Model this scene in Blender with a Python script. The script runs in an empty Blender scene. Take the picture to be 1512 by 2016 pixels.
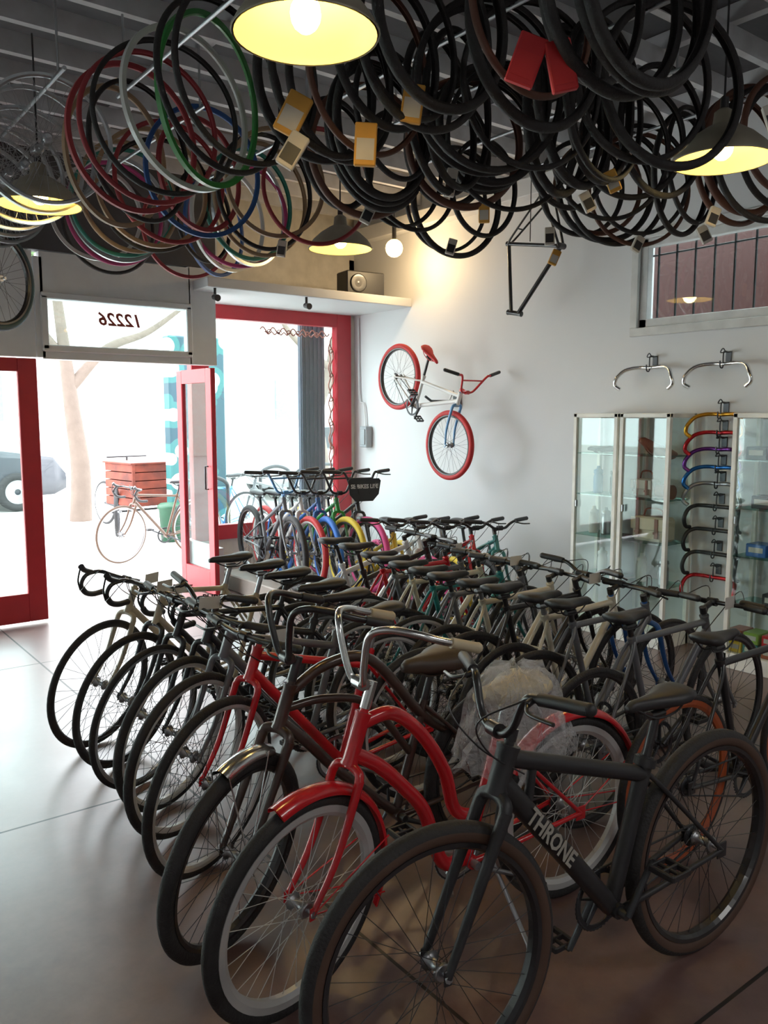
import bpy, math, random
from mathutils import Vector, Matrix
random.seed(7)
SC=bpy.context.scene
COL=SC.collection
V=Vector
pi=math.pi
def lin(c):
    return tuple(((x/255)/12.92 if x/255<=0.04045 else ((x/255+0.055)/1.055)**2.4) for x in c)
# ---------------------------------------------------------------- materials
MATS={}
def pm(name,rgb,rough=0.5,metal=0.0,var=0.12,scale=8.0,bump=0.0,emit=0.0,emitc=None,coat=0.0,bscale=None):
    if name in MATS: return MATS[name]
    m=bpy.data.materials.new(name); m.use_nodes=True
    nt=m.node_tree; b=nt.nodes['Principled BSDF']
    c=lin(rgb)
    tc=nt.nodes.new('ShaderNodeTexCoord'); n=nt.nodes.new('ShaderNodeTexNoise')
    n.inputs['Scale'].default_value=scale; n.inputs['Detail'].default_value=3
    nt.links.new(tc.outputs['Object'],n.inputs['Vector'])
    r=nt.nodes.new('ShaderNodeValToRGB')
    r.color_ramp.elements[0].position=0.3; r.color_ramp.elements[1].position=0.7
    r.color_ramp.elements[0].color=(*[x*(1-var) for x in c],1)
    r.color_ramp.elements[1].color=(*[min(1,x*(1+var)) for x in c],1)
    nt.links.new(n.outputs['Fac'],r.inputs['Fac']); nt.links.new(r.outputs['Color'],b.inputs['Base Color'])
    b.inputs['Roughness'].default_value=rough; b.inputs['Metallic'].default_value=metal
    if coat: b.inputs['Coat Weight'].default_value=coat
    if bump:
        n2=nt.nodes.new('ShaderNodeTexNoise'); n2.inputs['Scale'].default_value=bscale or scale*4
        nt.links.new(tc.outputs['Object'],n2.inputs['Vector'])
        bp=nt.nodes.new('ShaderNodeBump'); bp.inputs['Strength'].default_value=bump; bp.inputs['Distance'].default_value=0.01
        nt.links.new(n2.outputs['Fac'],bp.inputs['Height']); nt.links.new(bp.outputs['Normal'],b.inputs['Normal'])
    if emit:
        b.inputs['Emission Color'].default_value=(*lin(emitc or rgb),1); b.inputs['Emission Strength'].default_value=emit
    MATS[name]=m; return m
def glass_mat(name,rgb=(235,245,243),alpha=0.12,rough=0.02):
    if name in MATS: return MATS[name]
    m=bpy.data.materials.new(name); m.use_nodes=True; nt=m.node_tree
    out=nt.nodes['Material Output']; nt.nodes.remove(nt.nodes['Principled BSDF'])
    t=nt.nodes.new('ShaderNodeBsdfTransparent'); t.inputs['Color'].default_value=(*lin(rgb),1)
    g=nt.nodes.new('ShaderNodeBsdfGlossy'); g.inputs['Roughness'].default_value=rough
    mx=nt.nodes.new('ShaderNodeMixShader'); mx.inputs[0].default_value=alpha
    nt.links.new(t.outputs[0],mx.inputs[1]); nt.links.new(g.outputs[0],mx.inputs[2]); nt.links.new(mx.outputs[0],out.inputs['Surface'])
    MATS[name]=m; return m
# ---------------------------------------------------------------- mesh builder
def cat(pts,sub=6):
    pts=[V(p) for p in pts]
    if len(pts)<3: return pts
    P=[pts[0]*2-pts[1]]+pts+[pts[-1]*2-pts[-2]]
    out=[]
    for i in range(1,len(P)-2):
        a,b,c,d=P[i-1],P[i],P[i+1],P[i+2]
        for k in range(sub):
            t=k/sub
            out.append(0.5*((2*b)+(c-a)*t+(2*a-5*b+4*c-d)*t*t+(3*b-a-3*c+d)*t*t*t))
    out.append(pts[-1]); return out
class MB:
    def __init__(s): s.v=[];s.f=[];s.m=[];s.s=[]
    def add(s,vs,fs,mi=0,smooth=True):
        o=len(s.v); s.v+= [tuple(x) for x in vs]
        for f in fs:
            s.f.append(tuple(i+o for i in f)); s.m.append(mi); s.s.append(smooth)
    def tube(s,pts,r,n=8,mi=0,closed=False,caps=True,squash=1.0):
        pts=[V(p) for p in pts]; N=len(pts)
        rs=r if isinstance(r,(list,tuple)) else [r]*N
        if len(rs)!=N: rs=[rs[0]+(rs[-1]-rs[0])*i/(N-1) for i in range(N)]
        tan=[]
        for i in range(N):
            if closed: t=pts[(i+1)%N]-pts[i-1]
            else: t=pts[min(i+1,N-1)]-pts[max(i-1,0)]
            tan.append(t.normalized() if t.length>1e-9 else V((0,0,1)))
        up=V((0,1,0)) if abs(tan[0].y)<0.9 else V((0,0,1))
        nrm=(up-tan[0]*up.dot(tan[0])).normalized()
        vs=[]
        for i in range(N):
            nrm=(nrm-tan[i]*nrm.dot(tan[i]))
            nrm=nrm.normalized() if nrm.length>1e-6 else tan[i].orthogonal().normalized()
            bn=tan[i].cross(nrm)
            for k in range(n):
                a=2*pi*k/n
                vs.append(pts[i]+nrm*(math.cos(a)*rs[i])+bn*(math.sin(a)*rs[i]*squash))
        fs=[]
        for i in range(N if closed else N-1):
            j=(i+1)%N
            for k in range(n):
                k2=(k+1)%n
                fs.append((i*n+k,i*n+k2,j*n+k2,j*n+k))
        s.add(vs,fs,mi)
        if caps and not closed:
            s.add(vs[:n],[tuple(reversed(range(n)))],mi,False)
            s.add(vs[-n:],[tuple(range(n))],mi,False)
    def revY(s,prof,nu=48,c=(0,0,0),mi=0,a0=0,a1=2*pi,closedprof=True,mf=None,smooth=True):
        full=abs(a1-a0-2*pi)<1e-6; M=len(prof); vs=[]
        cnt=nu if full else nu+1
        for i in range(cnt):
            a=a0+(a1-a0)*i/nu
            for (r,y) in prof: vs.append((c[0]+r*math.cos(a),c[1]+y,c[2]+r*math.sin(a)))
        for i in range(nu):
            j=(i+1)%cnt
            for k in range(M if closedprof else M-1):
                k2=(k+1)%M
                s.f.append(tuple(len(s.v)+q for q in (i*M+k,j*M+k,j*M+k2,i*M+k2)))
                s.m.append(mf(k) if mf else mi); s.s.append(smooth)
        s.v+=vs
    def revZ(s,prof,nu=32,c=(0,0,0),mi=0,smooth=True):
        M=len(prof); vs=[]
        for i in range(nu):
            a=2*pi*i/nu
            for (r,z) in prof: vs.append((c[0]+r*math.cos(a),c[1]+r*math.sin(a),c[2]+z))
        fs=[]
        for i in range(nu):
            j=(i+1)%nu
            for k in range(M-1): fs.append((i*M+k,j*M+k,j*M+k+1,i*M+k+1))
        s.add(vs,fs,mi,smooth)
    def box(s,c,d,mi=0,rot=None,bev=0.0):
        hx,hy,hz=d[0]/2,d[1]/2,d[2]/2; c=V(c)
        if bev<=0:
            vs=[V((x*hx,y*hy,z*hz)) for x in(-1,1) for y in(-1,1) for z in(-1,1)]
            fs=[(0,1,3,2),(4,6,7,5),(0,4,5,1),(2,3,7,6),(0,2,6,4),(1,5,7,3)]
        else:
            b=min(bev,hx*.9,hy*.9,hz*.9); vs=[];idx={}
            for x in(-1,1):
                for y in(-1,1):
                    for z in(-1,1):
                        for ax in range(3):
                            p=[x*(hx-b),y*(hy-b),z*(hz-b)]; h=(hx,hy,hz)
                            p[ax]=(x,y,z)[ax]*h[ax]
                            idx[(x,y,z,ax)]=len(vs); vs.append(V(p))
            fs=[]
            q=[(-1,-1),(1,-1),(1,1),(-1,1)]
            for ax in range(3):
                o=[a for a in range(3) if a!=ax]
                for sg in(-1,1):
                    f=[]
                    for (u,w) in q:
                        k=[0,0,0];k[ax]=sg;k[o[0]]=u;k[o[1]]=w
                        f.append(idx[(*k,ax)])
                    fs.append(tuple(f))
                for su in(-1,1):
                    for sw in(-1,1):
                        k1=[0,0,0];k2=[0,0,0]
                        k1[ax]=-1;k2[ax]=1
                        for k in(k1,k2): k[o[0]]=su;k[o[1]]=sw
                        fs.append((idx[(*k1,o[0])],idx[(*k2,o[0])],idx[(*k2,o[1])],idx[(*k1,o[1])]))
            for x in(-1,1):
                for y in(-1,1):
                    for z in(-1,1): fs.append((idx[(x,y,z,0)],idx[(x,y,z,1)],idx[(x,y,z,2)]))
        if rot is not None: vs=[rot@p for p in vs]
        s.add([p+c for p in vs],fs,mi,False)
    def loft(s,rings,mi=0,caps=True,smooth=True):
        n=len(rings[0]); vs=[p for r in rings for p in r]; fs=[]
        for i in range(len(rings)-1):
            for k in range(n):
                k2=(k+1)%n; fs.append((i*n+k,i*n+k2,(i+1)*n+k2,(i+1)*n+k))
        if caps: fs.append(tuple(reversed(range(n)))); fs.append(tuple((len(rings)-1)*n+k for k in range(n)))
        s.add(vs,fs,mi,smooth)
    def ball(s,c,r,mi=0,nu=14,nv=8,sc=(1,1,1)):
        c=V(c); vs=[];fs=[]
        for i in range(nv+1):
            t=pi*i/nv
            for k in range(nu):
                a=2*pi*k/nu
                vs.append(c+V((math.sin(t)*math.cos(a)*r*sc[0],math.sin(t)*math.sin(a)*r*sc[1],math.cos(t)*r*sc[2])))
        for i in range(nv):
            for k in range(nu):
                k2=(k+1)%nu; fs.append((i*nu+k,(i+1)*nu+k,(i+1)*nu+k2,i*nu+k2))
        s.add(vs,fs,mi)
    def mesh(s,name,slots=1):
        me=bpy.data.meshes.new(name); me.from_pydata(s.v,[],s.f)
        for i in range(max(slots,max(s.m) + 1 if s.m else 1)): me.materials.append(None)
        me.polygons.foreach_set('material_index',s.m); me.polygons.foreach_set('use_smooth',s.s)
        me.update(); return me
def ob(name,me,mats,parent=None,mat=None,**props):
    if isinstance(me,MB): me=me.mesh(name)
    o=bpy.data.objects.new(name,me); COL.objects.link(o)
    if not isinstance(mats,(list,tuple)): mats=[mats]
    for i,sl in enumerate(o.material_slots):
        sl.link='OBJECT'; sl.material=mats[min(i,len(mats)-1)]
    if parent: o.parent=parent
    if mat is not None: o.matrix_local=mat
    for k,v in props.items(): o[k]=v
    return o
def empty(name,mat,**props):
    o=bpy.data.objects.new(name,None); COL.objects.link(o); o.empty_display_size=0.1
    o.matrix_world=mat
    for k,v in props.items(): o[k]=v
    return o
def T(x,y,z): return Matrix.Translation((x,y,z))
def RZ(d): return Matrix.Rotation(math.radians(d),4,'Z')
def RX(d): return Matrix.Rotation(math.radians(d),4,'X')
def RY(d): return Matrix.Rotation(math.radians(d),4,'Y')
def text_mesh(s,size,ext=0.001,bold=False,shear=0):
    cu=bpy.data.curves.new('t','FONT'); cu.body=s; cu.size=size; cu.extrude=ext; cu.align_x='CENTER'; cu.align_y='CENTER'; cu.shear=shear
    if bold: cu.offset=size*0.025
    cu.resolution_u=2
    o=bpy.data.objects.new('t',cu); COL.objects.link(o)
    bpy.context.view_layer.update()
    me=bpy.data.meshes.new_from_object(o.evaluated_get(bpy.context.evaluated_depsgraph_get()))
    bpy.data.objects.remove(o); 
    if len(me.materials)==0: me.materials.append(None)
    return me
# ---------------------------------------------------------------- palette
BLK=pm('black_paint',(30,30,33),0.35,0.0,coat=0.3)
MBLK=pm('matte_black_paint',(36,36,39),0.5)
RUB=pm('black_rubber',(38,37,38),0.75,bump=0.3,scale=30)
GUM=pm('gum_sidewall',(74,52,41),0.7)
CHR=pm('chrome',(225,225,225),0.18,1.0,var=0.05)
SIL=pm('silver_rim',(205,205,205),0.3,0.35,var=0.05)
ALU=pm('brushed_alloy',(170,172,176),0.35,0.9,var=0.05)
DGR=pm('dark_grey_metal',(66,68,72),0.4,0.6)
CREAM=pm('cream_leather',(196,180,148),0.5)
RED=pm('glossy_red_paint',(205,24,34),0.25,0,coat=0.6,var=0.06)
BROWN=pm('brown_paint',(66,50,44),0.3,0.2,coat=0.4)
def paint(n,c): return pm(n+'_paint',c,0.35,0,coat=0.3,var=0.05)
def rubber(n,c): return pm(n+'_rubber',c,0.65,0,var=0.08)
TAN=paint('tan',(176,162,138)); GREY=paint('grey',(96,98,102)); CRM=paint('cream',(208,199,176)); BLUE=paint('blue',(36,92,165)); LBLU=paint('light_blue',(90,150,205))
TEAL=paint('teal',(38,125,122)); ORG=paint('orange',(160,70,32)); WHT=paint('white',(226,226,224)); YEL=paint('yellow',(230,192,40)); GRN=paint('green',(44,145,56)); PINK=rubber('pink',(225,70,135))
RRUB=rubber('red',(196,34,36)); BRUB=rubber('blue',(40,110,205)); YRUB=rubber('yellow',(228,196,50)); 
TAG=pm('paper_tag',(205,200,190),0.8,var=0.05)
# ---------------------------------------------------------------- bicycles
CACHE={}
def tire_mesh(R,r,segs=64):
    k=('tire',R,r,segs)
    if k not in CACHE:
        mb=MB(); n=12; prof=[(R-r+r*math.cos(2*pi*i/n+pi/n),r*0.95*math.sin(2*pi*i/n+pi/n)) for i in range(n)]
        def mf(i):
            a=(2*pi*(i+1)/n)%(2*pi)
            return 1 if -0.9<math.cos(a)<0.3 else 0
        mb.revY(prof,segs,mf=mf); CACHE[k]=mb.mesh('tire',2)
    return CACHE[k]
def rim_mesh(R,r,deep=0.02):
    k=('rim',R,r,deep)
    if k not in CACHE:
        Ro=R-2*r+0.008; w=min(r*0.8,0.022)
        mb=MB(); mb.revY([(Ro,-w),(Ro,w),(Ro-deep*0.6,w*0.95),(Ro-deep,w*0.45),(Ro-deep,-w*0.45),(Ro-deep*0.6,-w*0.95)],64,smooth=False); CACHE[k]=mb.mesh('rim')
    return CACHE[k]
def spoke_mesh(Ri,n=32):
    k=('sp',Ri,n)
    if k not in CACHE:
        mb=MB()
        for i in range(n):
            a=2*pi*i/n; s=1 if i%2 else -1; b=a+(0.9 if (i//2)%2 else -0.9)
            mb.tube([(0.026*math.cos(b),s*0.028,0.026*math.sin(b)),(Ri*math.cos(a),0,Ri*math.sin(a))],0.0013,3,caps=False)
        CACHE[k]=mb.mesh('spokes')
    return CACHE[k]
def hub_mesh():
    if 'hub' not in CACHE:
        mb=MB(); mb.tube([(0,-0.055,0),(0,0.055,0)],0.006,8)
        mb.tube([(0,-.034,0),(0,-.028,0),(0,-.026,0),(0,0,0),(0,.026,0),(0,.028,0),(0,.034,0)],[.02,.027,.014,.012,.014,.027,.02],12)
        mb.tube([(0,-0.062,0),(0,-0.054,0)],0.011,6); mb.tube([(0,0.054,0),(0,0.062,0)],0.011,6)
        CACHE['hub']=mb.mesh('hub')
    return CACHE['hub']
def wheel(parent,mat,R,r,tm,rm,sm,deep=0.02,side=None,name='wheel'):
    w=ob(name,rim_mesh(R,r,deep),rm,parent,mat)
    ob('tire',tire_mesh(R,r),[tm,side or tm],w)
    ob('spokes',spoke_mesh(R-2*r-deep+0.01),sm,w)
    ob('hub',hub_mesh(),ALU,w)
    return w
KIND={
 'road':dict(R=.34,r=.014,wb=.99,cs=.415,bbh=.27,sl=.50,post=.13,fl=.375,htl=.13,tr=.016,slope=0.0),
 'fixie':dict(R=.34,r=.015,wb=.98,cs=.41,bbh=.28,sl=.50,post=.07,fl=.38,htl=.10,tr=.0165,slope=0.0),
 'hybrid':dict(R=.345,r=.019,wb=1.03,cs=.43,bbh=.28,sl=.46,post=.14,fl=.40,htl=.12,tr=.019,slope=0.05),
 'fat':dict(R=.365,r=.028,wb=1.08,cs=.44,bbh=.30,sl=.42,post=.15,fl=.43,htl=.12,tr=.026,slope=0.03),
 'cruiserf':dict(R=.335,r=.023,wb=1.08,cs=.46,bbh=.28,sl=.40,post=.12,fl=.40,htl=.15,tr=.021,slope=0),
 'cruiserm':dict(R=.335,r=.025,wb=1.12,cs=.47,bbh=.28,sl=.40,post=.12,fl=.40,htl=.14,tr=.019,slope=0),
 'bigbmx':dict(R=.335,r=.027,wb=1.03,cs=.40,bbh=.29,sl=.30,post=.20,fl=.39,htl=.11,tr=.019,slope=0.05),
 'bmx':dict(R=.258,r=.024,wb=.93,cs=.37,bbh=.28,sl=.23,post=.17,fl=.31,htl=.11,tr=.018,slope=0.07),
}
HA=math.radians(71); SA=math.radians(72)
D=V((-math.cos(HA),0,math.sin(HA))); PF=V((math.sin(HA),0,math.cos(HA)))
DS=V((-math.cos(SA),0,math.sin(SA)))
def pts(kind):
    K=KIND[kind]; g=dict(K); R=K['R']
    ox=(K['wb']/2-K['cs'])
    o=V((-ox,0,0))
    g['bb']=V((0,0,K['bbh']))+o; g['ra']=V((-K['cs'],0,R))+o; g['fa']=V((K['wb']-K['cs'],0,R))+o
    g['crown']=g['fa']-PF*0.045+D*K['fl']; g['HB']=g['crown']+D*0.012; g['HT']=g['HB']+D*K['htl']; g['ST']=g['HT']+D*0.035
    g['SCl']=g['bb']+DS*K['sl']; g['SS']=g['bb']+DS*(K['sl']+K['post'])
    return g
def yy(p,y): return V((p.x,y,p.z))
def frame_mesh(kind):
    k=('frame',kind)
    if k in CACHE: return CACHE[k]
    g=pts(kind); mb=MB(); tr=g['tr']; bb,ra,HB,HT,S=g['bb'],g['ra'],g['HB'],g['HT'],g['SCl']
    mb.tube([HB-D*.004,HB,HB+D*.012,HT-D*.012,HT,HT+D*.004],[tr+.006,tr+.006,tr+.003,tr+.003,tr+.006,tr+.006],12)
    mb.tube([yy(bb,-.036),yy(bb,.036)],0.023,12)
    if kind=='cruiserf':
        mb.tube([bb,S+DS*.02],tr*.85,10)
        up=cat([HT-D*.03,HT+V((-.10,0,-.02)),HT+V((-.21,0,-.11)),HT+V((-.30,0,-.25)),bb+DS*.16+V((.10,0,.03)),bb+DS*.14],6); mb.tube(up,tr*1.05,12)
        lo=cat([HB+D*.03,HB+V((-.10,0,-.03)),HB+V((-.19,0,-.12)),HB+V((-.27,0,-.22)),bb+V((.10,0,.02)),bb],6); mb.tube(lo,tr*1.1,12)
    elif kind=='cruiserm':
        mb.tube([bb,S+DS*.02],tr*.9,10)
        up=cat([HT-D*.03,HT+V((-.14,0,.045)),HT+V((-.32,0,.03)),S+V((.02,0,-.02)),S+V((-.12,0,-.12)),yy(ra,0)+V((.06,0,.16))],6); mb.tube(up,tr,10)
        mid=cat([HB+D*.06,HB+V((-.18,0,.06)),HB+V((-.36,0,.0)),bb+DS*.22],6); mb.tube(mid,tr*.75,10)
        lo=cat([HB+D*.02,HB+V((-.10,0,-.07)),HB+V((-.24,0,-.22)),bb],6); mb.tube(lo,tr,10)
    else:
        mb.tube([bb,S+DS*.025],tr*.92,10)
        mb.tube([HT-D*.03,S-V((0,0,g['slope']))],tr*.92,10)
        mb.tube([HB+D*.03,bb],tr*1.12,10)
        if kind in('fat','bigbmx','bmx'):
            mb.tube([HT-D*.03+V((-.10,0,-.02)),HB+D*.03+(bb-HB)*.22],tr*.5,8)
        mb.tube([S-DS*.005,S+DS*.02],tr*1.25,10)
    for s in(-1,1):
        top=S-V((0,0,g['slope']*.8)); w=.065
        mb.tube(cat([yy(top,s*.012),yy(top,s*.03)+(ra-top)*.18,yy(ra,s*w)],4),[.0085,.0075],8)
        mb.tube(cat([yy(bb,s*.028),yy(bb,s*.04)+(ra-bb)*.25,yy(ra,s*w)],4),[.011,.0085],8)
        mb.box(yy(ra,s*w),(.045,.006,.05),bev=.002)
    br=S+(ra-S)*.3
    mb.tube([yy(br,-.03),yy(br,.03)],.006,6)
    CACHE[k]=mb.mesh('frame'); return CACHE[k]
def fork_mesh(kind):
    k=('fork',kind)
    if k in CACHE: return CACHE[k]
    g=pts(kind); mb=MB(); fa,cr=g['fa'],g['crown']; w=.054; fat=kind in('fat','cruiserm')
    r0=.017 if fat else .0135
    mb.tube([cr,g['ST']+D*.005],.0135,10)
    mb.tube(cat([yy(cr,-w)-D*.03,yy(cr,-w*.8)-D*.003,yy(cr,0)+D*.008,yy(cr,w*.8)-D*.003,yy(cr,w)-D*.03],4),r0*1.05,8)
    for s in(-1,1):
        ax=fa-PF*.045
        if fat: P=[yy(cr,s*w)-D*.02,yy(fa,s*w)]
        else: P=cat([yy(cr,s*w)-D*.02,yy(cr,s*w)+(ax-cr)*.6+PF*.004,yy(fa,s*w)],5)
        mb.tube(P,[r0*1.05,r0*.65],10); mb.box(yy(fa,s*w),(.022,.006,.04),bev=.002)
    CACHE[k]=mb.mesh('fork'); return CACHE[k]
BARS={
 'flat':([(0,0,0),(0,.06,0),(-.012,.17,.006),(-.035,.27,.008)],None),
 'riser':([(0,0,0),(0,.05,0),(-.006,.10,.03),(-.014,.16,.05),(-.05,.29,.058)],None),
 'drop':([(0,0,0),(0,.10,0),(.0,.175,0),(.03,.20,-.002),(.082,.205,-.012),(.105,.208,-.055),(.075,.21,-.105),(.02,.212,-.128),(-.045,.214,-.132)],None),
 'cruiser':([(0,0,0),(.01,.035,.01),(.02,.06,.08),(.02,.09,.16),(-.01,.14,.185),(-.07,.19,.175),(-.13,.215,.155),(-.25,.23,.12)],None),
 'bmx':([(0,0,0),(0,.045,.0),(-.005,.085,.03),(-.015,.15,.17),(-.025,.20,.185),(-.07,.34,.195)],(.6,)),
 'lowbmx':([(0,0,0),(0,.045,.0),(-.005,.085,.03),(-.015,.125,.10),(-.03,.17,.112),(-.07,.31,.118)],None),
}
def bar_meshes(kind,bar,stem):
    k=('bar',kind,bar,stem)
    if k in CACHE: return CACHE[k]
    g=pts(kind); P,cb=BARS[bar]; up={'cruiser':.05,'riser':.015,'bmx':.0}.get(bar,0.0)
    bc=g['ST']+D*up+PF*stem
    mb=MB(); mb.tube([g['ST']-D*.02,g['ST']+D*up+D*.012],.0165,10); mb.tube([g['ST']+D*up,bc],.014,10); mb.tube([bc-V((0,.022,0)),bc+V((0,.022,0))],.02,12)
    half=cat(P,6); L=[bc+V((p.x,-p.y,p.z)) for p in reversed(half)]+[bc+p for p in half[1:]]
    mb.tube(L,.0112,8)
    if cb:
        z=.13; x=-.012
        mb.tube([bc+V((x,-.13,z)),bc+V((x,.13,z))],.008,8)
    n=7 if bar in('flat','riser','bmx','cruiser','lowbmx') else 16
    gr=[]
    for s in(-1,1):
        m2=MB(); seg=[bc+V((p.x,s*p.y,p.z)) for p in half[-(5 if bar=='cruiser' else n):]]
        m2.tube(seg,.0155 if bar in('drop','cruiser') else .0165,10); m2.ball(seg[-1],.0165,nu=10,nv=6); gr.append(m2.mesh('grip'))
    lv=[]
    for s in(-1,1):
        m3=MB()
        if bar=='drop':
            q=bc+V((.09,s*.206,.0)); m3.tube(cat([q+V((-.05,0,-.0)),q+V((.0,0,.02)),q+V((.025,0,.045))],4),[.013,.015,.017],8); m3.tube(cat([q+V((.03,0,.03)),q+V((.04,0,-.03)),q+V((.012,s*.01,-.09))],4),.005,6)
        else:
            e=half[-n]; q=bc+V((e.x,s*e.y,e.z)); d=V((.0,s,0))
            m3.tube([q-d*.02,q+V((.03,0,-.01))-d*.01],.009,8); m3.tube(cat([q+V((.03,0,-.01))-d*.01,q+V((.05,0,-.02))+d*.03,q+V((.035,0,-.025))+d*.11],4),.0055,6)
        lv.append(m3.mesh('brake_lever'))
    cbm=MB()
    for s in(-1,1):
        e=half[-n]; q=bc+V((e.x+.03,s*e.y*.9,e.z))
        cbm.tube(cat([q,bc+V((.09,s*.08,.05)),g['HT']+V((.07,s*.03,.0)),g['HT']+V((-.03,s*.024,-.07))],6),.0025,5)
    CACHE[k]=(mb.mesh('handlebar'),gr,lv,cbm.mesh('cable')); return CACHE[k]
def saddle_mesh(wide=False):
    k=('sad',wide)
    if k in CACHE: return CACHE[k]
    S=[(-.125,.030,.010,.012),(-.115,.056,.018,.008),(-.08,.066,.023,.004),(-.045,.058,.023,0),(0,.036,.021,-.003),(.06,.022,.019,-.002),(.11,.017,.016,0),(.13,.012,.010,-.004)]
    if wide: S=[(-.14,.05,.02,.02),(-.125,.09,.032,.014),(-.08,.105,.04,.006),(-.03,.09,.04,0),(.02,.055,.036,-.004),(.07,.032,.03,-.002),(.11,.024,.024,0),(.13,.016,.014,-.004)]
    mb=MB(); n=14; rings=[]
    for (x,w,h,dz) in S:
        r=[]
        for i in range(n):
            a=2*pi*i/n; cy=math.cos(a); sz=math.sin(a)
            z=h*sz if sz>0 else h*1.1*sz
            r.append((x,w*math.copysign(abs(cy)**.8,cy),z+dz))
        rings.append(r)
    mb.loft(rings)
    for s in(-1,1): mb.tube(cat([(-.10,s*.03,-.01),(-.06,s*.022,-.045),(.03,s*.022,-.045),(.10,s*.012,-.01)],4),.0035,6)
    CACHE[k]=mb.mesh('saddle'); return CACHE[k]
def crank_mesh(ang):
    k=('cr',ang)
    if k in CACHE: return CACHE[k]
    mb=MB(); y=-.045
    mb.revY([(.092,y-.002),(.092,y+.002),(.078,y+.002),(.078,y-.002)],40,smooth=False)
    for i in range(40):
        a=2*pi*i/40; mb.box((.094*math.cos(a),y,.094*math.sin(a)),(.007,.003,.007),rot=Matrix.Rotation(-a,3,'Y'))
    for i in range(5):
        a=2*pi*i/5+.3; mb.tube([(0,y,0),(.083*math.cos(a),y,.083*math.sin(a))],[.012,.006],6,squash=.5)
    mb.tube([(0,-.062,0),(0,.062,0)],.014,10)
    a=math.radians(ang)
    for s in(-1,1):
        e=V((s*.17*math.cos(a),s*-.075,s*.17*math.sin(a))); mb.tube([(0,s*-.062,0),e],[.014,.010],8,squash=.7)
    CACHE[k]=mb.mesh('crankset'); return CACHE[k]
def pedal_mesh():
    if 'ped' not in CACHE:
        mb=MB(); mb.tube([(0,0,0),(0,.10,0)],.006,8)
        for x in(-.036,.036): mb.box((x,.058,0),(.012,.085,.02),bev=.003)
        for y in(.018,.058,.098): mb.box((0,y,0),(.075,.008,.018),bev=.002)
        CACHE['ped']=mb.mesh('pedal')
    return CACHE['ped']
def chain_mesh(kind):
    k=('ch',kind)
    if k in CACHE: return CACHE[k]
    g=pts(kind); mb=MB(); y=-.045; P=[]
    for i in range(13):
        a=-pi/2+pi*i/12; P.append(g['bb']+V((.093*math.cos(a),y,.093*math.sin(a))))
    for i in range(9):
        a=pi/2+pi*i/8; P.append(g['ra']+V((.036*math.cos(a),y,.036*math.sin(a))))
    mb.tube(P,.0045,6,closed=True,squash=.8)
    mb.revY([(.036,y-.002),(.036,y+.002),(.012,y+.012),(.012,y-.004)],20,c=g['ra'])
    CACHE[k]=mb.mesh('chain'); return CACHE[k]
def fender_mesh(R,a0,a1,w=.034):
    k=('fen',R,a0,a1)
    if k in CACHE: return CACHE[k]
    mb=MB(); Rf=R+.016; pr=[(Rf-.018,-w),(Rf-.004,-w*.85),(Rf+.006,-w*.4),(Rf+.009,0),(Rf+.006,w*.4),(Rf-.004,w*.85),(Rf-.018,w),(Rf-.02,w*.95),(Rf+.004,0),(Rf-.02,-w*.95)]
    mb.revY(pr,30,a0=math.radians(a0),a1=math.radians(a1))
    for a in (a1-8,a1-40):
        A=math.radians(a)
        for s in(-1,1): mb.tube([(0,s*.058,0),(Rf*math.cos(A),s*w,Rf*math.sin(A))],.0028,5)
    CACHE[k]=mb.mesh('fender'); return CACHE[k]
SCALE=.93
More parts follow.
